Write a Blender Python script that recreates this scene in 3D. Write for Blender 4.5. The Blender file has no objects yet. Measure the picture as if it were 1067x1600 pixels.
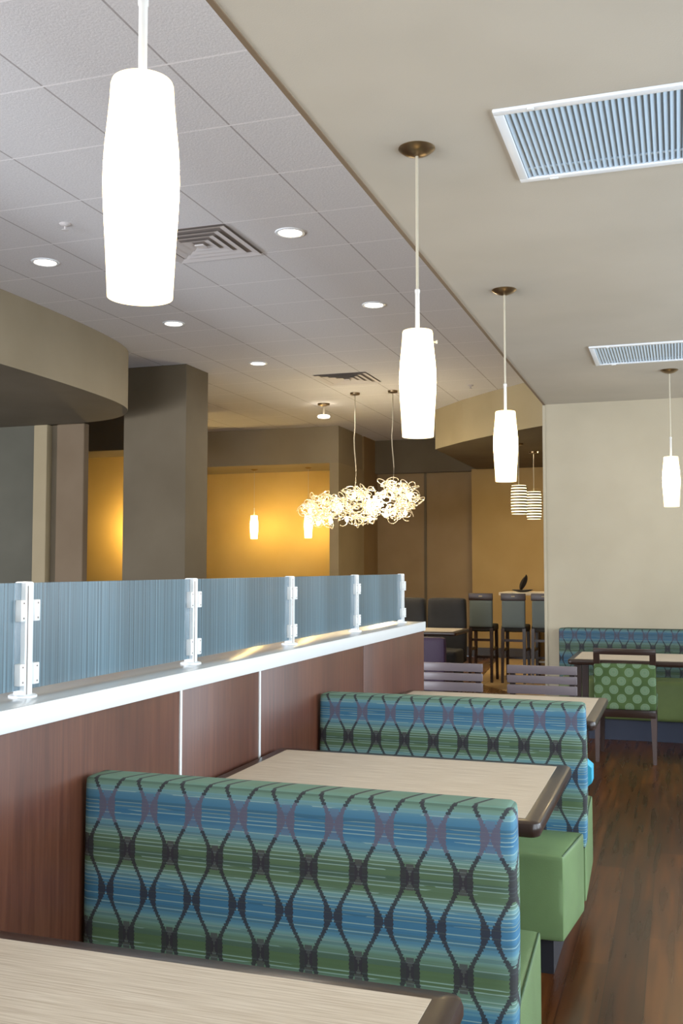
import bpy, bmesh, math, random
from mathutils import Vector, Matrix
random.seed(7)
C = bpy.context.scene.collection
sc = bpy.context.scene
PI = math.pi

# ------------------------------------------------------------------ node helpers
class V:
    """a value socket (or float) with operators that create Math nodes"""
    def __init__(s, nt, v): s.nt, s.v = nt, v
    def _m(s, op, *others, clamp=False):
        n = s.nt.nodes.new('ShaderNodeMath'); n.operation = op; n.use_clamp = clamp
        for i, o in enumerate((s,) + others):
            o = o.v if isinstance(o, V) else o
            if isinstance(o, (int, float)): n.inputs[i].default_value = o
            else: s.nt.links.new(o, n.inputs[i])
        return V(s.nt, n.outputs[0])
    def __add__(s, o): return s._m('ADD', o)
    def __sub__(s, o): return s._m('SUBTRACT', o)
    def __mul__(s, o): return s._m('MULTIPLY', o)
    def __truediv__(s, o): return s._m('DIVIDE', o)
    def fl(s): return s._m('FLOOR')
    def fr(s): return s._m('FRACT')
    def ab(s): return s._m('ABSOLUTE')
    def co(s): return s._m('COSINE')
    def lt(s, o): return s._m('LESS_THAN', o)
    def gt(s, o): return s._m('GREATER_THAN', o)
    def mn(s, o): return s._m('MINIMUM', o)
    def mx(s, o): return s._m('MAXIMUM', o)
    def pw(s, o): return s._m('POWER', o)
    def cl(s): return s._m('ADD', 0.0, clamp=True)

def lin(c):
    return tuple(((x/255)/12.92 if x/255 <= .04045 else ((x/255+.055)/1.055)**2.4) for x in c) + (1,)

def mat(name, rgb=(200, 200, 200), rough=.6, metal=0., emit=None, es=0., spec=.5, coat=0.):
    m = bpy.data.materials.new(name); m.use_nodes = True
    b = m.node_tree.nodes['Principled BSDF']
    b.inputs['Base Color'].default_value = lin(rgb)
    b.inputs['Roughness'].default_value = rough
    b.inputs['Metallic'].default_value = metal
    b.inputs['Specular IOR Level'].default_value = spec
    b.inputs['Coat Weight'].default_value = coat
    if emit:
        b.inputs['Emission Color'].default_value = lin(emit); b.inputs['Emission Strength'].default_value = es
    return m

def coords(nt, kind='Object'):
    t = nt.nodes.new('ShaderNodeTexCoord'); s = nt.nodes.new('ShaderNodeSeparateXYZ')
    nt.links.new(t.outputs[kind], s.inputs[0])
    return t.outputs[kind], V(nt, s.outputs[0]), V(nt, s.outputs[1]), V(nt, s.outputs[2])

def mapped(nt, vec, scale):
    n = nt.nodes.new('ShaderNodeMapping'); n.inputs['Scale'].default_value = scale
    nt.links.new(vec, n.inputs[0]); return n.outputs[0]

def noise(nt, vec, scale, detail=3., rough=.5):
    n = nt.nodes.new('ShaderNodeTexNoise'); n.inputs['Scale'].default_value = scale
    n.inputs['Detail'].default_value = detail; n.inputs['Roughness'].default_value = rough
    nt.links.new(vec, n.inputs['Vector']); return V(nt, n.outputs['Fac'])

def ramp(nt, fac, stops):
    n = nt.nodes.new('ShaderNodeValToRGB'); e = n.color_ramp.elements
    while len(e) < len(stops): e.new(.5)
    for el, (p, c) in zip(e, stops): el.position = p; el.color = lin(c)
    nt.links.new(fac.v, n.inputs[0]); return n.outputs[0]

def mixc(nt, fac, a, b):
    n = nt.nodes.new('ShaderNodeMix'); n.data_type = 'RGBA'
    for sock, val in ((n.inputs[0], fac), (n.inputs[6], a), (n.inputs[7], b)):
        val = val.v if isinstance(val, V) else val
        if isinstance(val, (int, float)): sock.default_value = val
        elif isinstance(val, tuple): sock.default_value = lin(val)
        else: nt.links.new(val, sock)
    return n.outputs[2]

def bsdf(m): return m.node_tree.nodes['Principled BSDF']
def setcol(m, c): m.node_tree.links.new(c, bsdf(m).inputs['Base Color'])
def bump(m, h, dist, strength=.5):
    nt = m.node_tree; n = nt.nodes.new('ShaderNodeBump')
    n.inputs['Distance'].default_value = dist; n.inputs['Strength'].default_value = strength
    nt.links.new(h.v, n.inputs['Height']); nt.links.new(n.outputs[0], bsdf(m).inputs['Normal'])

def paint(name, rgb, rough=.75, var=5):
    m = mat(name, rgb, rough, spec=.25); nt = m.node_tree
    vec, *_ = coords(nt)
    f = noise(nt, vec, 1.6, 3)
    setcol(m, ramp(nt, f, [(.3, tuple(max(0, c-var) for c in rgb)), (.7, tuple(min(255, c+var) for c in rgb))]))
    bump(m, noise(nt, vec, 160, 2), .002, .25)
    return m

M = {}
M['soffit'] = paint('drywall_beige', (181, 172, 157))
M['wall_right'] = paint('wall_paint_cream', (168, 157, 135))
M['taupe'] = paint('wall_paint_taupe', (142, 129, 106))
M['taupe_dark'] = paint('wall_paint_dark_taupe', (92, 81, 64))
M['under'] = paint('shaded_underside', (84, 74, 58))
M['grey_dark'] = paint('wall_paint_grey', (82, 79, 68))
M['brown_wall'] = paint('wall_paint_brown', (136, 112, 80))
M['gold_wall'] = paint('wall_paint_gold', (206, 172, 100))
M['pilaster'] = paint('pilaster_brown', (108, 90, 70))
M['lamplit_wall'] = paint('wall_paint_lamplit', (160, 130, 80))  # yellower than the brown wall: warm pendant light put into the colour
M['bulkhead'] = paint('bulkhead_paint', (164, 148, 114))
M['trim_light'] = paint('trim_paint_light', (150, 134, 104), .6)
M['trim_brown'] = mat('ceiling_edge_brown', (112, 92, 70), .6)
M['baseboard'] = mat('baseboard_dark', (36, 26, 22), .5)

# ceiling tiles
def tile_mat():
    m = mat('acoustic_tile', (200, 195, 196), .9, spec=.1); nt = m.node_tree
    vec, x, y, z = coords(nt)
    S = .608
    def line(v, o, w):
        u = ((v - o) / S).fr() - .5
        return (u.ab()).gt(.5 - w/S)
    ly = line(y, 3.605, .006); lx = line(x, -1.975, .005)
    f = noise(nt, vec, 90, 3, .7)
    base = ramp(nt, f, [(.35, (204, 202, 203)), (.65, (217, 215, 216))])
    c = mixc(nt, lx, base, (164, 159, 158))
    c = mixc(nt, ly, c, (232, 229, 230))
    setcol(m, c); bump(m, f, .004, .35)
    return m
M['tile'] = tile_mat()

def wood_floor():
    m = mat('wood_floor', (70, 38, 20), .3, spec=.3); nt = m.node_tree
    vec, x, y, z = coords(nt)
    px = (x / .13); row = px.fl(); off = row * .37
    py = (y / 1.2 + off); col = py.fl()
    seed = V(nt, nt.nodes.new('ShaderNodeTexWhiteNoise').outputs[0])
    wn = seed.v.node; wn.noise_dimensions = '2D'
    cb = nt.nodes.new('ShaderNodeCombineXYZ')
    nt.links.new(row.v, cb.inputs[0]); nt.links.new(col.v, cb.inputs[1]); nt.links.new(cb.outputs[0], wn.inputs['Vector'])
    g = noise(nt, mapped(nt, vec, (14, .9, 1)), 2.0, 1, .4)
    t = (g * .75 + seed * .35 - .1)
    base = ramp(nt, t, [(.2, (46, 22, 9)), (.5, (74, 38, 14)), (.8, (108, 60, 24))])
    gap = (px.fr() - .5).ab().gt(.487)
    setcol(m, mixc(nt, gap * .7, base, (28, 15, 10)))
    r = (g * .06 + .25); nt.links.new(r.v, bsdf(m).inputs['Roughness'])
    return m
M['floor'] = wood_floor()
def tile_floor():
    m = mat('beige_floor_tile', (170, 140, 96), .35); nt = m.node_tree
    vec, x, y, z = coords(nt)
    gx = ((x/.45).fr() - .5).ab().gt(.49); gy = ((y/.45).fr() - .5).ab().gt(.49)
    base = ramp(nt, noise(nt, vec, 4, 4), [(.3, (164, 134, 92)), (.7, (184, 154, 108))])
    setcol(m, mixc(nt, gx.mx(gy), base, (120, 98, 70)))
    return m
M['floor_tile'] = tile_floor()

def panel_wood():
    m = mat('cherry_panel', (110, 58, 42), .38, spec=.4); nt = m.node_tree
    vec, x, y, z = coords(nt)
    g = noise(nt, mapped(nt, vec, (30, 30, 1.2)), 2.2, 6, .65)
    g2 = noise(nt, mapped(nt, vec, (2.5, 2.5, .5)), 1.5, 2)
    t = g * .6 + g2 * .4
    setcol(m, ramp(nt, t, [(.32, (62, 34, 25)), (.5, (84, 47, 34)), (.68, (104, 62, 44))]))
    return m
M['panel'] = panel_wood()

def laminate():
    m = mat('laminate_beige', (196, 180, 158), .55, spec=.25); nt = m.node_tree
    vec, x, y, z = coords(nt)
    g = noise(nt, mapped(nt, vec, (1.6, 60, 1)), 4, 4, .6)
    setcol(m, ramp(nt, g, [(.3, (176, 158, 136)), (.5, (200, 184, 162)), (.7, (218, 205, 186))]))
    return m
M['laminate'] = laminate()
M['edge'] = mat('dark_edge_wood', (44, 29, 23), .3, spec=.35, coat=.1)
M['leg'] = mat('dark_brown_wood', (48, 32, 28), .4)
M['chair_grey'] = mat('grey_brown_wood', (116, 106, 112), .35, spec=.5)
M['leg_light'] = mat('worn_brown_wood', (84, 70, 68), .4)
M['alu'] = mat('brushed_aluminium', (238, 243, 247), .35, metal=.2)
M['alu_bright'] = mat('white_metal_strip', (240, 243, 245), .35, metal=.15)
def ledge_mat():
    m = mat('ledge_top', (214, 216, 216), .22, metal=.35); return m
M['ledge'] = ledge_mat()
M['brass'] = mat('antique_brass', (126, 104, 74), .3, metal=.9)
M['cord'] = mat('cord_silver', (190, 180, 158), .4, metal=.3)
M['stem'] = mat('white_stem', (206, 203, 198), .4)
M['white_frame'] = mat('white_enamel', (228, 232, 236), .4)
M['louver'] = mat('louver_daylight_tint', (188, 210, 230), .3, metal=.1)  # blue is window daylight reflected on the blades, put into the colour
M['louver_back'] = mat('vent_shadow_blue', (130, 150, 168), .6)
M['vent_grey'] = mat('diffuser_grey', (200, 194, 192), .6)
M['vent_gap'] = mat('diffuser_gap', (128, 118, 112), .8)
M['toe'] = mat('toe_kick_dark', (26, 26, 34), .6)
M['toe_blue'] = mat('toe_kick_blue', (34, 40, 58), .6)
M['slate'] = mat('slate_fabric', (92, 102, 102), .85)
M['dark_fabric'] = paint('dark_patterned_fabric', (52, 50, 48), .9, 10)
M['purple'] = paint('dark_purple_vinyl', (52, 36, 58), .5, 5)
M['cyan'] = mat('bright_blue_paper', (54, 176, 214), .5)
M['black'] = mat('black_plastic', (30, 24, 22), .35)
M['lens'] = mat('downlight_lens', (255, 250, 240), .5, emit=(255, 240, 214), es=7)

def emis(name, rgb, s):
    m = bpy.data.materials.new(name); m.use_nodes = True; nt = m.node_tree; nt.nodes.clear()
    e = nt.nodes.new('ShaderNodeEmission'); o = nt.nodes.new('ShaderNodeOutputMaterial')
    e.inputs[0].default_value = lin(rgb); e.inputs[1].default_value = s
    nt.links.new(e.outputs[0], o.inputs[0]); return m, e

def shade_mat(name, rgb, lo, hi, zc, w):
    """opal glass: brightest around the bulb"""
    m, e = emis(name, rgb, 1); nt = m.node_tree
    vec, x, y, z = coords(nt)
    d = ((z - zc) / w); g = (d * d * -1.0)._m('EXPONENT')
    s = g * (hi - lo) + lo
    nt.links.new(s.v, e.inputs[1]); return m
M['shade'] = shade_mat('opal_glass_shade', (255, 226, 168), 4, 26, .19, .07)
M['shade_warm'] = shade_mat('opal_glass_shade_warm', (255, 214, 130), 14, 70, .19, .09)
M['bulb'] = emis('halogen_bulb', (255, 226, 170), 130)[0]
M['wire'] = mat('glowing_chrome_wire', (236, 226, 200), .18, metal=.85, emit=(255, 226, 170), es=.5)  # emission imitates bulb light caught by the wire
M['ring'] = mat('brown_ring', (104, 80, 40), .4)
M['strip_glow'] = emis('lamp_inner_glow', (255, 236, 180), 2.6)[0]

# patterned upholstery ------------------------------------------------
def ogee(name, dim=1.0):
    m = mat(name, (60, 110, 140), .8, spec=.2); nt = m.node_tree
    vec, x, y, z = coords(nt)
    P, W, ZG = .20, .1165, .724
    zs = (z / .0062).fl() * .0062
    c = ((zs - ZG) * (2*PI/P)).co()
    cs = ((z - ZG) * (2*PI/P)).co()
    u = ((x - y * .45 + .51 + W*10) / W + .5).fr()
    A = c * .155 + .25; B = c * -.155 + .75
    d = (u - A).ab().mn((u - B).ab())
    hw = c.ab().pw(6.0) * .05 + .034 + ((z / .0088).fr() - .5).ab() * .035
    dark = d.lt(hw)
    wn3 = nt.nodes.new('ShaderNodeTexWhiteNoise'); wn3.noise_dimensions = '1D'
    nt.links.new((z / .0048 + 7.7).fl().v, wn3.inputs['W'])
    soft = V(nt, wn3.outputs[0]) * .7 + noise(nt, mapped(nt, vec, (3, 3, 60)), 6, 2) * .3
    t = (cs * .5 + .5 + (soft - .5) * .26)
    base = ramp(nt, t, [(.0, (62, 114, 150)), (.22, (82, 132, 160)), (.42, (112, 154, 160)), (.62, (110, 146, 136)), (.82, (92, 118, 92)), (1., (84, 108, 76))])
    wn = nt.nodes.new('ShaderNodeTexWhiteNoise'); wn.noise_dimensions = '1D'
    nt.links.new((z / .0088).fl().v, wn.inputs['W'])
    hl = V(nt, wn.outputs[0]).gt(.35) * (z / .0088).fr().lt(.28)
    hl = hl * noise(nt, mapped(nt, vec, (3, 3, 40)), 3, 1).gt(.38)
    col = mixc(nt, hl * .65, base, (160, 190, 184))
    wn2 = nt.nodes.new('ShaderNodeTexWhiteNoise'); wn2.noise_dimensions = '1D'
    nt.links.new((z / .0045 + 31.3).fl().v, wn2.inputs['W'])
    col = mixc(nt, V(nt, wn2.outputs[0]).gt(.75) * .35, col, (58, 84, 92))
    # lace colour: purple grey on the top blue row, near black below
    top = z.gt(.775) * z.lt(.87) * c.lt(-.35)
    lace = mixc(nt, top * .8, (52, 48, 56), (108, 104, 124))
    # haze of purple grey between the two lines of a node
    node = (u - .5).ab().lt(.075) * c.gt(.6)
    node2 = (u - .5).ab().gt(.41) * c.lt(-.5)
    col = mixc(nt, node * .75, col, (72, 62, 72))
    col = mixc(nt, node2 * .4 * z.gt(.775), col, (110, 104, 128))
    col = mixc(nt, dark * .9, col, lace)
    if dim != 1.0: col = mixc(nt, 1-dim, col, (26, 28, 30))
    setcol(m, col)
    bump(m, (z / .0034).fr(), .002, .25)
    return m
M['ogee'] = ogee('ogee_upholstery')
M['ogee_dim'] = ogee('ogee_upholstery_dimmed', .36)  # same fabric mixed towards black, weak light painted into its colour

def vinyl(name, rgb):
    m = mat(name, rgb, .48, spec=.4); nt = m.node_tree
    vec, *_ = coords(nt)
    f = noise(nt, vec, 3.5, 4)
    setcol(m, ramp(nt, f, [(.3, tuple(int(c*.9) for c in rgb)), (.7, tuple(min(255, int(c*1.08)) for c in rgb))]))
    bump(m, noise(nt, vec, 220, 2), .0015, .3)
    return m
M['green'] = vinyl('green_vinyl', (104, 130, 84))
M['green_far'] = vinyl('green_vinyl_far', (96, 110, 62))
M['welt'] = mat('dark_green_welt', (56, 84, 46), .6)

def circles():
    m = mat('green_circle_fabric', (70, 100, 50), .85, spec=.2); nt = m.node_tree
    vec, x, y, z = coords(nt)
    S = .107; H = .062
    row = (z / H).fl(); odd = (row * .5).fr() * 2
    cx = ((x / S + odd * .5 + 20.2).fr() - .5) * S
    cz = ((z / H).fr() - .5) * H
    r = (cx*cx + cz*cz).pw(.5)
    disc = r.lt(.032)
    ring = (r - .0225).ab().lt(.0035)
    ctr = r.lt(.008)
    col = mixc(nt, disc * .7, ramp(nt, noise(nt, vec, 8, 3), [(.3, (56, 78, 42)), (.7, (76, 98, 54))]), (120, 142, 114))
    col = mixc(nt, ring.mx(ctr) * .6, col, (92, 124, 90))
    setcol(m, col); return m
M['circles'] = circles()

def glass_streak():
    m = mat('streaked_glass', (96, 128, 148), .3, spec=.5); nt = m.node_tree
    vec, x, y, z = coords(nt)
    f = noise(nt, mapped(nt, vec, (1, 60, .12)), 2.0, 6, .8)
    g = noise(nt, mapped(nt, vec, (1, 3, .3)), 1.3, 2)
    t = f * .8 + g * .25 - .03
    setcol(m, ramp(nt, t, [(.3, (56, 70, 78)), (.46, (78, 98, 108)), (.56, (96, 126, 142)), (.68, (160, 186, 196))]))
    a = (f * 1.1 + .16 + (z*-1.0 + .15) * .3)._m('ADD', 0., clamp=True)
    nt.links.new(a.v, bsdf(m).inputs['Alpha'])
    bsdf(m).inputs['Transmission Weight'].default_value = 0.0
    return m
M['glass'] = glass_streak()

def pane():
    m = bpy.data.materials.new('window_glass'); m.use_nodes = True; nt = m.node_tree; nt.nodes.clear()
    t = nt.nodes.new('ShaderNodeBsdfTransparent'); g = nt.nodes.new('ShaderNodeBsdfGlossy'); mx = nt.nodes.new('ShaderNodeMixShader')
    g.inputs['Roughness'].default_value = .02; mx.inputs[0].default_value = .06
    o = nt.nodes.new('ShaderNodeOutputMaterial')
    nt.links.new(t.outputs[0], mx.inputs[1]); nt.links.new(g.outputs[0], mx.inputs[2]); nt.links.new(mx.outputs[0], o.inputs[0])
    return m
M['pane'] = pane()

# ------------------------------------------------------------------ mesh helpers
def obj(name, bm, m, parent=None, smooth=True, loc=None):
    bmesh.ops.recalc_face_normals(bm, faces=bm.faces)
    me = bpy.data.meshes.new(name); bm.to_mesh(me); bm.free()
    for mm in (m if isinstance(m, (list, tuple)) else [m]): me.materials.append(mm)
    o = bpy.data.objects.new(name, me); C.objects.link(o)
    if parent: o.parent = parent
    if loc: o.location = loc
    if smooth:
        for p in me.polygons: p.use_smooth = True
        try: me.set_sharp_from_angle(angle=math.radians(40))
        except Exception: pass
    return o

def thing(name, label, cat, loc=(0, 0, 0), rz=0, group=None):
    o = bpy.data.objects.new(name, None); C.objects.link(o); o.empty_display_size = .1
    o.location = loc; o.rotation_euler = (0, 0, rz); o['label'] = label; o['category'] = cat
    if group: o['group'] = group
    return o

def tag(o, label, cat, group=None):
    o['label'] = label; o['category'] = cat
    if group: o['group'] = group
    return o

def struct(name, bm, m, smooth=False):
    o = obj(name, bm, m, None, smooth); o['kind'] = 'structure'; return o

def dup(root, loc, label, rz=None):
    r = root.copy(); C.objects.link(r); r.location = loc; r['label'] = label
    if rz is not None: r.rotation_euler = (0, 0, rz)
    for ch in list(root.children):
        c = ch.copy(); C.objects.link(c); c.parent = r
        for g in ch.children:
            d = g.copy(); C.objects.link(d); d.parent = c
    return r

def B(): return bmesh.new()

def box(bm, x0, x1, y0, y1, z0, z1, bev=0., seg=2):
    t = bmesh.new()
    bmesh.ops.create_cube(t, size=1, matrix=Matrix.Translation(((x0+x1)/2, (y0+y1)/2, (z0+z1)/2)) @ Matrix.Diagonal((x1-x0, y1-y0, z1-z0, 1)))
    if bev: bmesh.ops.bevel(t, geom=list(t.edges), offset=bev, segments=seg, profile=.5, affect='EDGES')
    merge(bm, t); return bm

def merge(bm, t):
    me = bpy.data.meshes.new('tmp'); t.to_mesh(me); t.free(); bm.from_mesh(me); bpy.data.meshes.remove(me)

def prism(bm, poly, z0, z1, under=0):
    a = [bm.verts.new((x, y, z0)) for x, y in poly]; b = [bm.verts.new((x, y, z1)) for x, y in poly]
    bm.faces.new(a).material_index = under; bm.faces.new(b); n = len(poly)
    for i in range(n): bm.faces.new((a[i], a[(i+1) % n], b[(i+1) % n], b[i]))
    return bm

def lathe(bm, prof, cx=0, cy=0, n=32, cap=True):
    rings = []
    for r, z in prof:
        rings.append([bm.verts.new((cx + r*math.cos(2*PI*k/n), cy + r*math.sin(2*PI*k/n), z)) for k in range(n)])
    for a, b in zip(rings, rings[1:]):
        for k in range(n): bm.faces.new((a[k], a[(k+1) % n], b[(k+1) % n], b[k]))
    if cap:
        for rg, (r, z) in ((rings[0], prof[0]), (rings[-1], prof[-1])):
            if r > 1e-4: bm.faces.new(rg)
    return bm

def tube(bm, pts, r, n=8, closed=False):
    pts = [Vector(p) for p in pts]; rings = []; N = len(pts)
    up = Vector((0, 0, 1))
    for i, p in enumerate(pts):
        a = pts[(i-1) % N] if (closed or i) else p; b = pts[(i+1) % N] if (closed or i < N-1) else p
        d = (b - a).normalized()
        s = d.cross(up)
        if s.length < .05: s = d.cross(Vector((1, 0, 0)))
        s.normalize(); t = d.cross(s)
        rr = r[i] if isinstance(r, (list, tuple)) else r
        rings.append([bm.verts.new(p + (s*math.cos(2*PI*k/n) + t*math.sin(2*PI*k/n))*rr) for k in range(n)])
    for i in range(N if closed else N-1):
        a, b = rings[i], rings[(i+1) % N]
        for k in range(n): bm.faces.new((a[k], a[(k+1) % n], b[(k+1) % n], b[k]))
    if not closed: bm.faces.new(rings[0]); bm.faces.new(rings[-1])
    return bm

def bar(bm, p0, p1, w0, d0, w1=None, d1=None):
    """a tapered square leg from p0 to p1 (w along x, d along y)"""
    w1 = w0 if w1 is None else w1; d1 = d0 if d1 is None else d1
    vs = []
    for (p, w, d) in ((p0, w0, d0), (p1, w1, d1)):
        vs.append([bm.verts.new((p[0]+sx*w/2, p[1]+sy*d/2, p[2])) for sx, sy in ((-1, -1), (1, -1), (1, 1), (-1, 1))])
    a, b = vs
    bm.faces.new(a); bm.faces.new(b)
    for k in range(4): bm.faces.new((a[k], a[(k+1) % 4], b[(k+1) % 4], b[k]))
    return bm

def puff(bm, x0, x1, y0, y1, z0, z1, r, bulge=(0, 0, 0), n=12):
    """upholstered block: rounded edges and slightly crowned faces"""
    t = bmesh.new(); bmesh.ops.create_cube(t, size=2)
    bmesh.ops.subdivide_edges(t, edges=list(t.edges), cuts=n, use_grid_fill=True)
    hx, hy, hz = (x1-x0)/2, (y1-y0)/2, (z1-z0)/2; cx, cy, cz = (x0+x1)/2, (y0+y1)/2, (z0+z1)/2
    def rem(v): return math.copysign(1-(1-abs(v))**1.6, v)
    for v in t.verts:
        u = Vector((rem(v.co.x), rem(v.co.y), rem(v.co.z)))
        p = Vector((u.x*hx, u.y*hy, u.z*hz))
        q = Vector((max(-hx+r, min(hx-r, p.x)), max(-hy+r, min(hy-r, p.y)), max(-hz+r, min(hz-r, p.z))))
        d = p - q
        if d.length > 1e-9: p = q + d.normalized()*r if (abs(d.x) > 1e-9)+(abs(d.y) > 1e-9)+(abs(d.z) > 1e-9) > 1 else p
        fx = (1-u.y**2)*(1-u.z**2); fy = (1-u.x**2)*(1-u.z**2); fz = (1-u.x**2)*(1-u.y**2)
        p += Vector((u.x*bulge[0]*fx, u.y*bulge[1]*fy, u.z*bulge[2]*fz))
        v.co = p + Vector((cx, cy, cz))
    merge(bm, t); return bm

# ------------------------------------------------------------------ setting
XL, XR, YB, YF = -10.0, 2.6, 16.3, -3.0
ZS, ZT = 2.85, 3.49                       # lowered drywall ceiling / tile ceiling
bm = B()
# wood part and beige tile part meet on a slanted line
wood = [(XL, YF), (XR, YF), (XR, 10.4), (-1.15, 10.4), (-2.35, 12.15), (-2.7, 15.8), (XL, 15.8)]
tile = [(XR, 10.4), (XR, YB), (-2.7, YB), (-2.7, 15.8), (-2.35, 12.15), (-1.15, 10.4)]
for poly, mi in ((wood, 0), (tile, 1)):
    f = bm.faces.new([bm.verts.new((x, y, 0)) for x, y in poly]); f.material_index = mi
    g = bm.faces.new([bm.verts.new((x, y, -.1)) for x, y in poly]); g.material_index = mi
fl = struct('floor', bm, [M['floor'], M['floor_tile']])

struct('ceiling', box(B(), -1.10, XR, YF, 8.95, ZS, ZT+.1), M['soffit'])
struct('ceiling.001', box(B(), XL, -1.10, YF, YB, ZT, ZT+.1), M['tile'])
struct('trim_1', box(B(), -1.118, -1.10, YF, 8.95, ZS-.004, ZS+.05), M['trim_brown'])
struct('wall_right_back', box(B(), -1.118, XR, 8.95, 9.1, 0, ZS), M['wall_right'])
struct('trim_2', box(B(), -1.126, -1.10, 8.94, 9.1, 0, ZS-.005, .004), M['wall_right'])
# front and right walls, with windows in the right wall
wr = B()
wins = [(-2.2 + 2.2*i, -.35 + 2.2*i) for i in range(5)]
box(wr, XR, XR+.15, YF, 8.95, 0, .75); box(wr, XR, XR+.15, YF, 8.95, 2.6, ZT)
edges = [YF] + [v for w in wins for v in w] + [8.95]
for a, b in zip(edges[::2], edges[1::2]): box(wr, XR, XR+.15, a, b, .75, 2.6)
struct('wall_right', wr, M['wall_right'])
for i, (a, b) in enumerate(wins):
    f = B()
    box(f, XR+.04, XR+.1, a, a+.05, .75, 2.6); box(f, XR+.04, XR+.1, b-.05, b, .75, 2.6)
    box(f, XR+.04, XR+.1, a+.05, b-.05, .75, .8); box(f, XR+.04, XR+.1, a+.05, b-.05, 2.55, 2.6)
    w = struct('window_%d' % (i+1), f, M['alu'])
    obj('pane', box(B(), XR+.066, XR+.072, a+.05, b-.05, .8, 2.55), M['pane'], w)
struct('wall_front', box(B(), XL, XR, YF-.15, YF, 0, ZT), M['wall_right'])
struct('wall_left', box(B(), XL-.15, XL, YF, YB, 0, ZT), M['taupe_dark'])

# curved drywall bulkhead on the left, hung below the tile ceiling
poly = [(XL, 2.0), (-4.78, 2.0), (-4.78, 6.6), (-4.79, 7.0), (-4.81, 7.4), (-4.84, 7.75), (-4.89, 8.08), (-4.97, 8.35), (-5.1, 8.58),
        (-5.3, 8.8), (-5.6, 8.98), (-6.0, 9.06), (XL, 9.06)]
# smooth the arc
def chaikin(ps, a, b, it=2):
    head, mid, tail = ps[:a], ps[a:b], ps[b:]
    for _ in range(it):
        q = [mid[0]]
        for p0, p1 in zip(mid, mid[1:]):
            q += [(p0[0]*.75+p1[0]*.25, p0[1]*.75+p1[1]*.25), (p0[0]*.25+p1[0]*.75, p0[1]*.25+p1[1]*.75)]
        mid = q + [mid[-1]]
    return head + mid + tail
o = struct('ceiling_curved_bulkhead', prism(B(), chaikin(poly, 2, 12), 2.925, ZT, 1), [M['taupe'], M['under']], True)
# square column
struct('wall_column', box(B(), -5.47, -4.745, 9.12, 9.62, 0, ZT, .006), M['taupe_dark'])
# left back wall below the bulkhead with stepped pilaster
struct('wall_left_back', box(B(), XL, -6.51, 9.06, 9.3, 0, 2.925), M['grey_dark'])
struct('trim_3', box(B(), -6.51, -6.345, 9.03, 9.3, 0, 2.925, .008), M['trim_light'])
struct('trim_4', box(B(), -6.345, -6.245, 9.12, 9.3, 0, 2.925), M['taupe_dark'])
struct('trim_5', box(B(), -6.245, -5.91, 9.06, 9.16, 0, 2.925, .012), M['pilaster'])
struct('wall_left_alcove_header', box(B(), -8.2, -6.2, 11.5, 12.2, 2.95, ZT), M['taupe_dark'])
struct('wall_left_alcove', box(B(), -9.0, -7.05, 12.9, 13.05, 0, 3.2), M['gold_wall'])
# golden alcove in the middle background
struct('wall_back_header', box(B(), -9.2, -4.706, 13.85, 15.0, 2.945, ZT), M['taupe'])
struct('wall_alcove', box(B(), -9.2, -4.846, 14.95, 15.1, 0, 2.945), M['gold_wall'])
struct('trim_6', box(B(), -4.846, -4.706, 13.85, 15.1, 0, 2.945), M['trim_light'])
struct('wall_back_return', box(B(), -4.80, -4.706, 15.1, 16.0, 0, ZT), M['brown_wall'])
# back wall: brown field with header, field yellowed by painted lamp light to the right
struct('wall_back', box(B(), -4.706, -3.10, 15.85, 16.0, 0, ZT), M['brown_wall'])
struct('wall_back_upper', box(B(), -4.706, -3.02, 15.72, 15.85, 2.945, ZT), M['taupe_dark'])
struct('wall_back_right', box(B(), -3.10, 1.5, 15.7, 16.0, 0, 2.97), M['lamplit_wall'])
struct('baseboard_back', box(B(), -4.7, -3.1, 15.82, 15.85, 0, .15), M['baseboard'])
struct('baseboard_back_right', box(B(), -3.10, 1.5, 15.67, 15.7, 0, .15), M['baseboard'])
struct('trim_7', box(B(), -3.91, -3.87, 15.83, 15.85, .15, 2.945), M['taupe_dark'])
# slanting bulkhead over the bar corner
bk = [(-3.02, 12.86), (-2.52, 12.2), (-2.06, 11.7), (-1.57, 11.24), (-1.0, 10.75), (1.5, 9.2), (1.5, 15.7), (-3.02, 15.7)]
struct('ceiling_slanted_bulkhead', prism(B(), bk, 2.965, ZT+.05, 1), [M['bulkhead'], M['taupe_dark']])  # underside in a darker paint, its shade put into the colour
struct('wall_far_right', box(B(), 1.5, 1.65, 9.1, 16.0, 0, ZT), M['lamplit_wall'])

# ------------------------------------------------------------------ low partition with screen
PX = -1.402; LX = -1.402; PY0, PY1 = -.6, 5.66
part = thing('low_partition', 'long reddish wood half wall with pale metal ledge on its top, beside the booths', 'half wall', (-1.5, 2.5, 0))
def loc_box(x0, x1, y0, y1, z0, z1, bev=0.):  # world box for a child of the partition
    return box(B(), x0+1.5, x1+1.5, y0-2.5, y1-2.5, z0, z1, bev)
joints = [PY0, 2.673, 3.261, 4.487, PY1]
for a, b in zip(joints, joints[1:]):
    obj('wood_panel', loc_box(-1.6, PX, a+.003, b-.003, 0, 1.045, .002), M['panel'], part)
for y in joints[1:3]:
    s = obj('joint_strip', loc_box(PX-.002, PX+.004, y-.006, y+.006, .1, 1.04), M['alu_bright'], part); s['label'] = 'narrow white metal strip between wood panels'
obj('ledge', loc_box(-1.65, LX, PY0, PY1+.01, 1.045, 1.089, .003), M['ledge'], part)
fa = obj('ledge_front', loc_box(LX, LX+.008, PY0, PY1+.01, 1.039, 1.09, .002), M['alu_bright'], part); fa['label'] = 'front strip of the ledge, whitened with painted window glare'  # near-white colour stands in for window glare on this face

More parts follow.
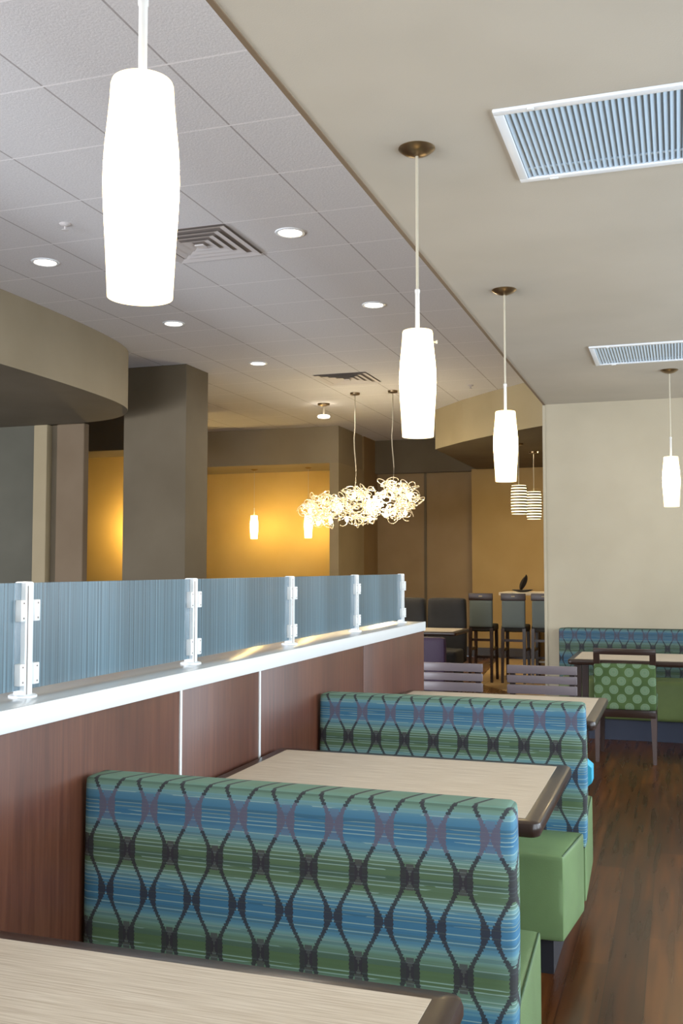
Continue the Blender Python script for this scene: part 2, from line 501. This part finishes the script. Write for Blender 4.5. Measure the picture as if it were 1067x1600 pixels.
# posts of the screen
SX = -1.51; posts_y = [2.068, 2.949, 3.823, 4.693, 5.555]; LZ = 1.089
names = ['slim silver post nearest the camera, with wide clamps, on the partition ledge',
         'second silver screen post from the camera, on the partition ledge',
         'middle silver screen post of five, on the partition ledge',
         'fourth silver screen post from the camera, next to last on the ledge',
         'last thin silver post at the far end of the glass screen']
post0 = None
for y, lb in zip(posts_y, names):
    if post0 is None:
        post0 = thing('screen_post', lb, 'post', (SX, y, LZ), 0, 'silver posts of the glass screen')
        tb = B(); box(tb, -.017, .017, -.017, .017, 0, .278, .005)
        obj('post_body', tb, M['alu'], post0)
        gr = B(); box(gr, .0155, .0178, -.0105, -.0065, .004, .268); obj('groove', gr, M['vent_gap'], post0)
        obj('base_flange', lathe(B(), [(.034, 0), (.034, .004), (.03, .006), (.016, .007)], n=28), M['alu'], post0)
        for z in (.055, .208):
            for sgn in (-1, 1):
                cb = box(B(), -.004, .02, min(sgn*.016, sgn*.038), max(sgn*.016, sgn*.038), z-.026, z+.026, .002)
                cl = obj('clamp', cb, M['alu_bright'], post0)
                for dz in (-.018, .018):
                    obj('screw', box(B(), .02, .0212, sgn*.028-.0022, sgn*.028+.0022, z+dz-.0022, z+dz+.0022, .0006), M['vent_gap'], cl)
    else: dup(post0, (SX, y, LZ), lb)
# glass panels
gl = [(posts_y[0]-.86, posts_y[0], 'frosted blue streaked glass panel left of the nearest post, cut by the photo edge'),
      (posts_y[0], posts_y[1], 'largest frosted blue streaked glass panel, between first and second posts'),
      (posts_y[1], posts_y[2], 'frosted streaked glass panel between second and middle posts'),
      (posts_y[2], posts_y[3], 'frosted streaked glass panel between middle and fourth posts'),
      (posts_y[3], posts_y[4], 'smallest frosted glass panel, at the far end of the screen')]
for a, b, lb in gl:
    L = (b - a) - .03
    o = obj('glass_panel', box(B(), -.004, .004, -L/2, L/2, -.128, .13, .001), M['glass'], None, False, (SX, (a+b)/2, LZ+.145))
    tag(o, lb, 'glass panel', 'frosted glass panels on the partition')

# ------------------------------------------------------------------ booths
def rail_profile_back(x0, x1, y0, y1, z0, z1): return puff(B(), x0, x1, y0, y1, z0, z1, .03, (.004, .012, .003), 14)
XB0, XB1 = -1.388, -.343; XC = -.87
def booth(yb, label, fabric):
    t = thing('booth_bench', label, 'bench', (XC, yb, 0), 0, 'double sided booths along the partition')
    x0, x1 = XB0-XC, XB1-XC
    obj('backrest', puff(B(), x0, x1, 0, .09, .36, .893, .015, (.006, .006, .002), 18), fabric, t)
    for y0, y1 in ((-.345, -.004), (.096, .63)):
        sm = puff(B(), x0, x1-.006, y0, y1, .14, .425, .01, (.006, .012, .014), 14)
        for v in sm.verts:      # the aisle end of each seat cushion narrows away from the backrest
            if v.co.x > 0: v.co.x -= .042*min(1, abs(v.co.y)/.36)*max(0, (v.co.x-.2)/(x1-.2)) if y0 < 0 else .02*v.co.y/.6*max(0, (v.co.x-.2)/(x1-.2))
        s = obj('seat', sm, M['green'], t)
        wb = B()
        xe = x1-.011; xf = xe - (.038 if y0 < 0 else .02); ya, yc = (y1-.02, y0+.012) if y0 < 0 else (y0+.02, y1-.012)
        tube(wb, [(xe, ya, .423), (xf, yc, .421)], .0035, 6)
        tube(wb, [(xf, yc+(.004 if y0 > 0 else -.004), .418), (xf, yc+(.004 if y0 > 0 else -.004), .155)], .0035, 6)
        obj('welt', wb, M['welt'], s)
    obj('toe_kick', box(B(), x0+.02, x1-.09, -.26, .52, 0, .16), M['toe'], t)
    return t
booth(2.15, 'large foreground booth with blue, teal and green ogee patterned back', M['ogee'])
booth(3.845, 'second booth behind the middle table, patterned back and green seats', M['ogee'])

def table(name, label, x0, x1, y0, y1, zt, group, legs, lam=M['laminate']):
    cx, cy = (x0+x1)/2, (y0+y1)/2
    t = thing(name, label, 'table', (cx, cy, 0), 0, group)
    hx, hy = (x1-x0)/2, (y1-y0)/2; w = .045
    obj('tabletop', box(B(), -hx+w, hx-w, -hy+w, hy-w, zt-.03, zt+.0008), lam, t, False)
    # bullnose edge swept round the rounded rectangle
    def rr(hx, hy, r, n=6):
        pts = []
        for sx, sy, a0 in ((1, 1, 0), (-1, 1, 90), (-1, -1, 180), (1, -1, 270)):
            for k in range(n+1):
                a = math.radians(a0 + 90*k/n)
                pts.append((sx*(hx-r) + r*math.cos(a), sy*(hy-r) + r*math.sin(a)))
        return pts
    eb = B(); prof = [(w, 0), (.012, .0), (.004, -.004), (0, -.014), (0, -.026), (.004, -.036), (.012, -.04), (w, -.04)]
    loops = []
    for ins, dz in prof:
        r = max(.0005, .028 - ins)
        loops.append([eb.verts.new((x, y, zt+dz)) for x, y in rr(hx-ins, hy-ins, r)])
    n = len(loops[0])
    for a, b in zip(loops, loops[1:]+loops[:1]):
        for k in range(n): eb.faces.new((a[k], a[(k+1) % n], b[(k+1) % n], b[k]))
    obj('edge_band', eb, M['edge'], t)
    if legs:
        for sx in (-1, 1):
            for sy in (-1, 1):
                obj('leg', bar(B(), (sx*(hx-.07), sy*(hy-.07), 0), (sx*(hx-.07), sy*(hy-.07), zt-.04), .04, .04, .055, .055), M['leg'], t)
    else:
        obj('column', lathe(B(), [(.04, .03), (.04, zt-.07), (.12, zt-.06), (.12, zt-.04)], n=24), M['black'], t)
        fb = B()
        box(fb, -.28, .28, -.03, .03, 0, .03, .008); box(fb, -.03, .03, -.28, .28, 0, .03, .008)
        obj('pedestal_foot', fb, M['black'], t)
    return t
TG = 'beige topped booth tables'
table('dining_table', 'nearest beige streaked table, cut off at the bottom left corner', -1.385, -.320, .75, 1.555, .75, TG, False)
table('dining_table', 'middle beige table with dark rounded edge, between the two patterned booths', -1.385, -.345, 2.61, 3.415, .75, TG, False)
table('dining_table', 'third beige table along the half wall, in front of two slat back chairs', -1.385, -.345, 4.39, 5.225, .75, TG, False)
table('dining_table', 'beige table before the far wall bench, behind the green circle chair', -.80, .42, 7.665, 8.42, .72, None, True)

# bright blue box on the booth seat
o = obj('blue_box', B(), M['cyan'], None, False)
bm = B()
prof = [(-.16, .43), (-.055, .43), (.035, .515), (.035, .575), (-.03, .63), (-.16, .63)]
a = [bm.verts.new((x, -.05, z-.43)) for x, z in prof]; b = [bm.verts.new((x, .05, z-.43)) for x, z in prof]
bm.faces.new(a); bm.faces.new(b)
for k in range(6): bm.faces.new((a[k], a[(k+1) % 6], b[(k+1) % 6], b[k]))
bmesh.ops.recalc_face_normals(bm, faces=bm.faces); bm.to_mesh(o.data); bm.free(); o.data.materials.clear(); o.data.materials.append(M['cyan'])
o.location = (-.388, 4.31, .436)
tag(o, 'small bright blue angular carton peeking past the second booth back', 'carton')

# ------------------------------------------------------------------ slat back chairs
def slat_chair(loc, label):
    t = thing('slat_chair', label, 'chair', loc, 0, 'slat back chairs at the third table')
    w = .412; zt = .818
    # chair faces -y (towards the camera), backrest at +y
    yb = .0
    for z0, z1 in ((.768, zt), (.712, .758), (.648, .702), (.588, .638)):
        obj('back_slat', box(B(), -w/2, w/2, yb-.009, yb+.009, z0, z1, .004), M['chair_grey'], t)
    for s in (-1, 1):
        obj('back_post', bar(B(), (s*(w/2-.03), yb+.025, .42), (s*(w/2-.03), yb+.022, zt-.01), .032, .026), M['leg'], t)
        obj('leg', bar(B(), (s*(w/2-.03), yb+.03, 0), (s*(w/2-.03), yb+.025, .43), .028, .028, .034, .034), M['leg'], t)
        obj('leg', bar(B(), (s*(w/2-.03), yb-.40, 0), (s*(w/2-.03), yb-.40, .43), .028, .028, .036, .036), M['leg'], t)
    obj('seat', puff(B(), -w/2-.01, w/2+.01, yb-.44, yb+.0, .43, .465, .014, (0, 0, .006), 8), M['chair_grey'], t)
    return t
s0 = slat_chair((-1.345, 6.07, 0), 'left grey slat back chair at the third table, next to the half wall')
dup(s0, (-.785, 6.07, 0), 'right grey slat back chair at the third table, brighter lit')

# ------------------------------------------------------------------ green circle chair (seen from behind)
t = thing('dining_chair', 'wooden chair with open top rail and green circle print back, far right', 'chair', (-.383, 7.55, 0))
hw = .217
for s in (-1, 1):
    bb = bar(B(), (s*(hw-.022), 0, .34), (s*(hw-.022), -.03, .815), .044, .03); obj('back_post', bb, M['edge'], t)
    obj('leg', bar(B(), (s*(hw-.018), -.005, 0), (s*(hw-.022), 0, .36), .024, .026, .042, .038), M['leg_light'], t)
    obj('leg', bar(B(), (s*(hw-.025), .42, 0), (s*(hw-.025), .42, .36), .026, .026, .042, .042), M['leg'], t)
obj('top_rail', box(B(), -hw, hw, -.045, -.014, .775, .818, .005), M['edge'], t)
obj('backrest', puff(B(), -hw+.002, hw-.002, -.045, .02, .385, .708, .012, (.0, .012, .002), 10), M['circles'], t)
obj('seat', puff(B(), -hw, hw, .03, .46, .385, .46, .02, (.0, 0, .012), 8), M['circles'], t)
obj('seat_rail', box(B(), -hw+.005, hw-.005, -.02, .44, .325, .385, .004), M['edge'], t)

# wall bench on the right
t = thing('wall_bench', 'long built in bench with green seat and dimmed patterned back, far right wall', 'bench', (.6, 8.7, 0))
x0 = -.99-.6; x1 = 1.7
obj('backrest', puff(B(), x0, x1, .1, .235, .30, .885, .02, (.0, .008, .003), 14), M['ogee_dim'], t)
obj('seat', puff(B(), x0+.03, x1, -.22, .105, .17, .49, .03, (.006, .014, .01), 12), M['green_far'], t)
obj('toe_kick', box(B(), x0+.02, x1, -.16, .2, 0, .175), M['toe_blue'], t)

# ------------------------------------------------------------------ pendants with opal shades
def pendant(name, loc, zc, label, smat, group, stem=.13, thick=.005, canopy=True, sc_=1.):
    """loc = bottom of shade; zc = height of ceiling above it"""
    t = thing(name, label, 'pendant lamp', loc, 0, group)
    prof = [(.0, .004), (.04, .0), (.0535, .0), (.055, .03), (.0575, .08), (.0605, .13), (.0625, .17), (.063, .195), (.0625, .22), (.0605, .255), (.057, .29), (.0535, .33), (.052, .358), (.050, .364), (.03, .366), (.012, .366)]
    obj('shade', lathe(B(), prof, n=40), smat, t)
    obj('stem', lathe(B(), [(.0075, .366), (.0075, .366+stem), (.009, .366+stem+.002), (.009, .366+stem+.012), (.004, .366+stem+.016)], n=16), M['stem'], t)
    obj('cord', lathe(B(), [(thick, .366+stem), (thick, zc-.01)], n=10), M['cord'], t)
    obj('canopy', lathe(B(), [(.005, zc-.028), (.012, zc-.027), (.03, zc-.023), (.048, zc-.015), (.06, zc-.006), (.064, zc-.002), (.064, zc)], n=36), M['brass'], t)
    kb = B(); tube(kb, [(.05, 0, .325), (.062, 0, .325)], .003, 8); tube(kb, [(.062, 0, .325), (.068, 0, .325)], .006, 10)
    obj('knob', kb, M['stem'], t)
    return t
PG = 'white opal pendants under the lowered ceiling'
p0 = pendant('pendant_lamp', (-.836, 1.44, 1.846), ZS-1.846, 'largest glowing white pendant, top left, nearest the camera', M['shade'], PG)
p0.rotation_euler = (0, 0, PI*.95)
dup(p0, (-.834, 3.295, 1.846), 'second white pendant from the camera, hanging over the middle table', .2)
dup(p0, (-.838, 5.155, 1.846), 'third white pendant from the camera, with striped lamps beyond it', .9)
dup(p0, (-.040, 7.66, 1.846), 'smallest white pendant at far right, in front of the cream wall', 2.)
AG = 'small warm pendants in the golden alcove'
zal = 2.945
a0 = pendant('pendant_lamp', (-6.29, 14.40, 1.855), zal-1.855, 'left tiny warm pendant in the golden alcove, right of the column', M['shade_warm'], AG, .1, .003)
dup(a0, (-5.385, 14.40, 1.858), 'right tiny warm pendant in the alcove, beside the curly chandelier')

# small surface can light near the chandelier
t = thing('ceiling_can_light', 'small hanging disc downlight just left of the chandelier cords', 'lamp', (-4.25, 11.92, ZT))
obj('canopy', lathe(B(), [(.02, -.035), (.075, -.02), (.08, 0)], n=28), M['brass'], t)
obj('rod', lathe(B(), [(.012, -.15), (.012, -.03)], n=10), M['cord'], t)
lz = obj('lamp_disc', lathe(B(), [(.0, -.185), (.07, -.18), (.08, -.165), (.07, -.15), (.02, -.145)], n=28), M['lens'], t)

# ------------------------------------------------------------------ chandelier of curly wire
t = thing('wire_chandelier', 'long chandelier of glowing tangled wire curls, hanging from two cords', 'chandelier', (-3.55, 11.3, 2.15))
R = random.Random(3)
clusters = [(-.50, -.06, .34, .27), (-.06, -.02, .38, .30), (.40, .05, .42, .34)]
for cx, cz, rx, rz in clusters:
    wb = B()
    for k in range(110):
        # point biased to the outside of the cluster
        th = R.uniform(0, 2*PI); ph = math.acos(R.uniform(-1, 1)); q = R.uniform(.4, .78)
        p = Vector((cx + rx*q*math.sin(ph)*math.cos(th), .26*q*math.sin(ph)*math.sin(th), cz + rz*q*math.cos(ph)))
        rad = R.uniform(.045, .085)
        rot = Matrix.Rotation(R.uniform(0, 2*PI), 3, 'Z') @ Matrix.Rotation(R.uniform(0, PI), 3, 'X')
        n = 13; pts = []
        turns = R.uniform(.8, 1.25)
        for i in range(n+1):
            a = 2*PI*turns*i/n; rr = rad*(1 - .25*i/n)
            pts.append(p + rot @ Vector((rr*math.cos(a), rr*math.sin(a), .012*i/n)))
        tube(wb, pts, .0043, 5)
    w = obj('wire_cluster', wb, M['wire'], t); w['kind'] = 'stuff'
    for k in range(5):
        th = 2*PI*k/5 + .4; q = .5
        bx, bz, by = cx + rx*q*math.cos(th), cz - .03 + rz*q*math.sin(th), R.uniform(-.12, .12)
        bb = B()
        lathe(bb, [(.0, bz-.03), (.014, bz-.024), (.02, bz-.008), (.018, bz+.008), (.01, bz+.022), (.008, bz+.034)], bx, by, 12)
        obj('bulb', bb, M['bulb'], t)
for cx, top in ((-.082, .26), (.385, .30)):
    obj('canopy', lathe(B(), [(.02, ZT-2.15-.03), (.055, ZT-2.15-.022), (.06, ZT-2.15)], cx, 0, 28), M['brass'], t)
    tube_pts = [(cx + (.012*math.sin(i*1.1) if i > 3 else 0), 0, ZT-2.15-.02 - (ZT-2.15-.02-top+.12)*i/9) for i in range(10)]
    obj('cord', tube(B(), tube_pts, .006, 8), M['cord'], t)

# ------------------------------------------------------------------ striped bar lamps
def strip_lamp(loc, zc, label):
    t = thing('striped_pendant', label, 'pendant lamp', loc, 0, 'striped lamps over the bar table')
    obj('inner_shade', lathe(B(), [(.0, 0), (.09, 0), (.098, .06), (.10, .18), (.098, .3), (.09, .36), (.02, .362)], n=28), M['strip_glow'], t)
    for k in range(10):
        z = .012 + k*.0365
        r = .108 - .012*abs(k-4.5)/4.5
        obj('ring', lathe(B(), [(r-.012, z-.010), (r, z-.010), (r, z+.011), (r-.012, z+.011)], n=28, cap=False), M['ring'], t)
    obj('cord', lathe(B(), [(.005, .36), (.005, zc-.01)], n=8), M['cord'], t)
    obj('canopy', lathe(B(), [(.01, zc-.03), (.06, zc-.02), (.062, zc)], n=24), M['brass'], t)
    return t
l0 = strip_lamp((-1.888, 12.6, 2.075), 2.965-2.075, 'front striped round pendant lamp over the bar table')
dup(l0, (-1.79, 13.25, 2.04), 'rear striped round pendant lamp, half hidden behind the front one').scale = (1, 1, 1)

# ------------------------------------------------------------------ ceiling grilles
def grille(loc, label):
    t = thing('return_grille', label, 'air grille', loc, 0, 'white return grilles in the lowered ceiling')
    W, D = 1.22, .615; f = .032
    fb = B()
    box(fb, 0, W, 0, f, -.012, 0, .004); box(fb, 0, W, D-f, D, -.012, 0, .004)
    box(fb, 0, f, f, D-f, -.012, 0, .004); box(fb, W-f, W, f, D-f, -.012, 0, .004)
    obj('frame', fb, M['white_frame'], t)
    lb = B(); n = 60
    for k in range(n):
        x = f + (W-2*f)*(k+.5)/n
        vs = [lb.verts.new(p) for p in ((x-.0072, f, -.007), (x-.0072, D-f, -.007), (x+.0062, D-f, -.0014), (x+.0062, f, -.0014))]
        lb.faces.new(vs)
    box(lb, f, W-f, D-.115, D-.10, -.004, -.0015)
    obj('louvers', lb, M['louver'], t, False)
    obj('back_plate', box(B(), f, W-f, f, D-f, -.0012, -.0004), M['louver_back'], t, False)
    cb = B()
    for x in (.11, .60): box(cb, x, x+.02, .004, .018, -.015, -.0115, .001); box(cb, x+.0, x+.03, D-.02, D-.008, -.015, -.0115, .001)
    obj('catch', cb, M['alu'], t)
    return t
g0 = grille((-.535, 3.08, ZS), 'large white louvred return grille in the ceiling, top right')
dup(g0, (-.535, 6.665, ZS), 'farther white louvred return grille, above the far right pendant')

# square diffusers in the tile ceiling
def diffuser(loc, label):
    t = thing('air_diffuser', label, 'air vent', loc, 0, 'square diffusers in the tile ceiling')
    h = .30
    obj('back_plate', box(B(), -h, h, -h, h, -.002, -.0005), M['vent_gap'], t, False)
    for k, a in enumerate((.30, .225, .16, .095)):
        vb = B(); b = a - .05; z0, z1 = -.014, -.003
        o_ = [vb.verts.new((sx*a, sy*a, z0)) for sx, sy in ((-1, -1), (1, -1), (1, 1), (-1, 1))]
        i_ = [vb.verts.new((sx*b, sy*b, z1)) for sx, sy in ((-1, -1), (1, -1), (1, 1), (-1, 1))]
        for q in range(4): vb.faces.new((o_[q], o_[(q+1) % 4], i_[(q+1) % 4], i_[q]))
        obj('vane', vb, M['vent_grey'], t, False)
    obj('centre_plate', box(B(), -.03, .03, -.03, .03, -.022, -.014), M['vent_grey'], t, False)
    return t
d0 = diffuser((-2.885, 5.73, ZT), 'square air diffuser in the tile ceiling, right of the nearest pendant')
dup(d0, (-3.43, 10.4, ZT), 'far square air diffuser in the tile ceiling, above the chandelier cords')

# recessed downlights
def downlight(loc, label):
    t = thing('recessed_downlight', label, 'downlight', loc, 0, 'round downlights in the tile ceiling')
    obj('trim_ring', lathe(B(), [(.072, -.003), (.078, -.008), (.092, -.006), (.095, -.0005)], n=36, cap=False), M['white_frame'], t)
    obj('lens', lathe(B(), [(.0, -.004), (.074, -.004)], n=36, cap=False), M['lens'], t)
    return t
dls = [(-4.07, 5.74, 'leftmost recessed downlight, left of the nearest pendant'),
       (-2.26, 5.71, 'recessed downlight just right of the square diffuser, the largest one'),
       (-4.06, 7.56, 'recessed downlight just below and right of the nearest pendant shade'),
       (-2.26, 7.52, 'recessed downlight left of the second pendant cord'),
       (-4.04, 9.33, 'small recessed downlight right of the column top, farthest of the five')]
dl0 = None
for x, y, lb in dls:
    if dl0 is None: dl0 = downlight((x, y, ZT), lb)
    else: dup(dl0, (x, y, ZT), lb)
# sprinkler heads
def sprinkler(loc, label):
    t = thing('sprinkler_head', label, 'sprinkler', loc, 0, 'small sprinklers in the tile ceiling')
    obj('escutcheon', lathe(B(), [(.012, -.014), (.03, -.008), (.036, 0)], n=20), M['vent_grey'], t)
    obj('deflector', lathe(B(), [(.005, -.016), (.006, -.036), (.02, -.038), (.02, -.041), (.0, -.042)], n=16), M['vent_grey'], t)
    return t
sp = sprinkler((-3.50, 5.13, ZT), 'small pale sprinkler at left above the leftmost downlight')
dup(sp, (-2.224, 11.24, ZT), 'small sprinkler far back, between second and third pendants')

# ------------------------------------------------------------------ bar corner
def bar_stool(loc, label):
    t = thing('bar_stool', label, 'bar stool', loc, 0, 'tall stools at the bar table')
    hw = .15
    obj('top_rail', box(B(), -hw, hw, -.02, .015, 1.0, 1.088, .006), M['leg'], t)
    sl = obj('rail_slot', box(B(), -.022, .022, -.0215, -.019, 1.045, 1.06), M['trim_light'], t); sl['label'] = 'pale handle slot'
    obj('backrest', puff(B(), -hw+.01, hw-.005, -.02, .03, .67, 1.0, .012, (.0, .008, 0), 8), M['slate'], t)
    obj('seat', puff(B(), -hw, hw+.005, .0, .38, .62, .70, .02, (0, 0, .012), 8), M['dark_fabric'], t)
    for s in (-1, 1):
        obj('leg', bar(B(), (s*(hw-.015), -.03, 0), (s*(hw-.02), .005, .66), .03, .03, .04, .04), M['leg'], t)
        obj('leg', bar(B(), (s*(hw-.015), .37, 0), (s*(hw-.02), .35, .64), .03, .03, .04, .04), M['leg'], t)
    st = B()
    box(st, -hw+.02, hw-.02, -.01, .01, .5, .53); box(st, -hw+.02, hw-.02, .35, .37, .26, .29)
    for s in (-1, 1): box(st, s*(hw-.02)-.01, s*(hw-.02)+.01, .0, .36, .38, .41)
    obj('stretcher', st, M['leg'], t)
    return t
b0 = bar_stool((-2.325, 12.3, 0), 'left tall bar stool with slate back, away from the wall edge')
dup(b0, (-1.925, 12.3, 0), 'middle tall bar stool below the dark leaf shaped ornament')
dup(b0, (-1.565, 12.35, 0), 'right tall bar stool partly hidden by the cream wall edge')
t = thing('bar_table', 'tall bar table behind the slate backed stools', 'table', (-1.2, 13.05, 0))
obj('tabletop', box(B(), -.98, .9, -.3, .3, 1.05, 1.09, .006), M['laminate'], t)
for x in (-.5, .8): obj('table_panel', box(B(), x-.03, x+.03, -.24, .24, 0, 1.05, .004), M['leg'], t)
obj('foot_rail', tube(B(), [(-.5, -.26, .22), (.8, -.26, .22)], .015, 10), M['alu'], t)
# ornament
t = thing('leaf_ornament', 'dark leaf shaped ornament on a flat dish, on the bar table', 'ornament', (-1.90, 12.9, 1.09))
obj('dish', lathe(B(), [(.03, 0), (.1, .012), (.135, .03), (.13, .034), (.09, .02), (.0, .014)], n=28), M['black'], t)
lb = B()
n = 14; L = []
for i in range(n+1):
    u = i/n; w = .06*math.sin(PI*u)**.7 + .004; zz = .018 + .2*u; xx = -.02 + .075*u**1.4
    L.append([lb.verts.new((xx-w*.55, -.012, zz)), lb.verts.new((xx, -.03, zz+.012)), lb.verts.new((xx+w*.75, -.012, zz)), lb.verts.new((xx, .014, zz))])
for a, b in zip(L, L[1:]):
    for k in range(4): lb.faces.new((a[k], a[(k+1) % 4], b[(k+1) % 4], b[k]))
lb.faces.new(L[0]); lb.faces.new(L[-1])
obj('leaf', lb, M['black'], t)

# dark booths and table beyond the partition end
def dark_booth(loc, w, label):
    t = thing('club_bench', label, 'bench', loc, 0, 'dark upholstered benches behind the partition end')
    obj('backrest', puff(B(), -w/2, w/2, 0, .14, .3, 1.045, .035, (.01, .012, .006), 10), M['dark_fabric'], t)
    obj('seat', puff(B(), -w/2+.01, w/2-.01, -.45, .01, .12, .47, .03, (.01, .01, .012), 10), M['dark_fabric'], t)
    obj('toe_kick', box(B(), -w/2+.04, w/2-.04, -.4, .1, 0, .125), M['toe'], t)
    return t
dark_booth((-2.585, 11.5, 0), .44, 'dark upholstered bench back right of the partition end, beside the bar stools')
dark_booth((-3.09, 11.5, 0), .48, 'dark upholstered bench back mostly hidden by the glass screen end')
table('dining_table', 'small beige topped table beyond the end of the half wall, on purple bench', -3.5, -2.18, 10.16, 10.86, .74, None, False)
t = thing('purple_bench', 'low dark purple bench under the table beyond the half wall', 'bench', (-2.75, 9.60, 0))
obj('backrest', puff(B(), -.62, .57, 0, .12, .25, .72, .025, (.006, .01, .004), 10), M['purple'], t)
obj('seat', puff(B(), -.61, .56, .12, .5, .12, .44, .025, (.006, .01, .01), 10), M['purple'], t)
obj('toe_kick', box(B(), -.58, .52, .04, .45, 0, .125), M['toe'], t)

# ------------------------------------------------------------------ light
w = bpy.data.worlds.new('World'); sc.world = w; w.use_nodes = True
bg = w.node_tree.nodes['Background']; bg.inputs[0].default_value = (.62, .8, 1., 1); bg.inputs[1].default_value = 1.2

def area(name, loc, rot, sx, sy, power, col):
    l = bpy.data.lights.new(name, 'AREA'); l.shape = 'RECTANGLE'; l.size = sx; l.size_y = sy; l.energy = power; l.color = col
    o = bpy.data.objects.new(name, l); C.objects.link(o); o.location = loc; o.rotation_euler = rot; return o
def point(name, loc, power, col, r=.1):
    l = bpy.data.lights.new(name, 'POINT'); l.energy = power; l.color = col; l.shadow_soft_size = r
    o = bpy.data.objects.new(name, l); C.objects.link(o); o.location = loc; return o
# daylight through the window row
area('daylight', (XR+.5, 3.2, 1.75), (0, PI/2, 0), 2.4, 12.0, 720, (.80, .91, 1.0))
area('fill_front', (-5.9, YF+.2, 1.6), (math.radians(132), 0, 0), 6.6, 2.2, 1150, (.84, .91, 1.0))  # added fill inside the windowless front wall, aimed up at the tiles
area('fill_left', (XL+.15, 3.0, 1.2), (0, math.radians(-132), 0), 2.0, 8.0, 520, (.86, .92, 1.0))  # added fill by the closed left wall, also lifts the tile ceiling
# warm room light beyond the partition
for i, (x, y) in enumerate(((-3.2, 4.5), (-3.2, 8.0), (-4.0, 11.0))):
    area('room_light', (x, y, 3.30), (0, 0, 0), .5, .5, 16, (1., .88, .68))
point('alcove_light', (-7.45, 12.6, 1.95), 34, (1., .66, .22), .06)
area('bar_fill', (-1.7, 13.6, 2.95), (0, 0, 0), .5, .5, 42, (1., .78, .42))  # added fill below the bulkhead to brighten the brown walls, no fixture
point('chandelier_glow', (-3.3, 11.3, 2.15), 90, (1., .84, .55), .1)

# ------------------------------------------------------------------ camera
cam = bpy.data.cameras.new('camera'); co = bpy.data.objects.new('camera', cam); C.objects.link(co)
cam.sensor_fit = 'VERTICAL'; cam.sensor_height = 36; cam.lens = 36*1563/1600
co.location = (0, 0, 1.40); co.rotation_euler = (PI/2 + math.radians(3.2), 0, math.radians(18.6))
cam.clip_start = .05; sc.camera = co

sc.view_settings.view_transform = 'Standard'; sc.view_settings.look = 'None'
sc.view_settings.exposure = 0.15; sc.view_settings.gamma = 1.1
try:
    sc.cycles.use_denoising = True; sc.cycles.max_bounces = 8; sc.cycles.diffuse_bounces = 5
    sc.cycles.sample_clamp_indirect = 2.0; sc.cycles.blur_glossy = 1.0; sc.cycles.transparent_max_bounces = 12
except Exception: pass
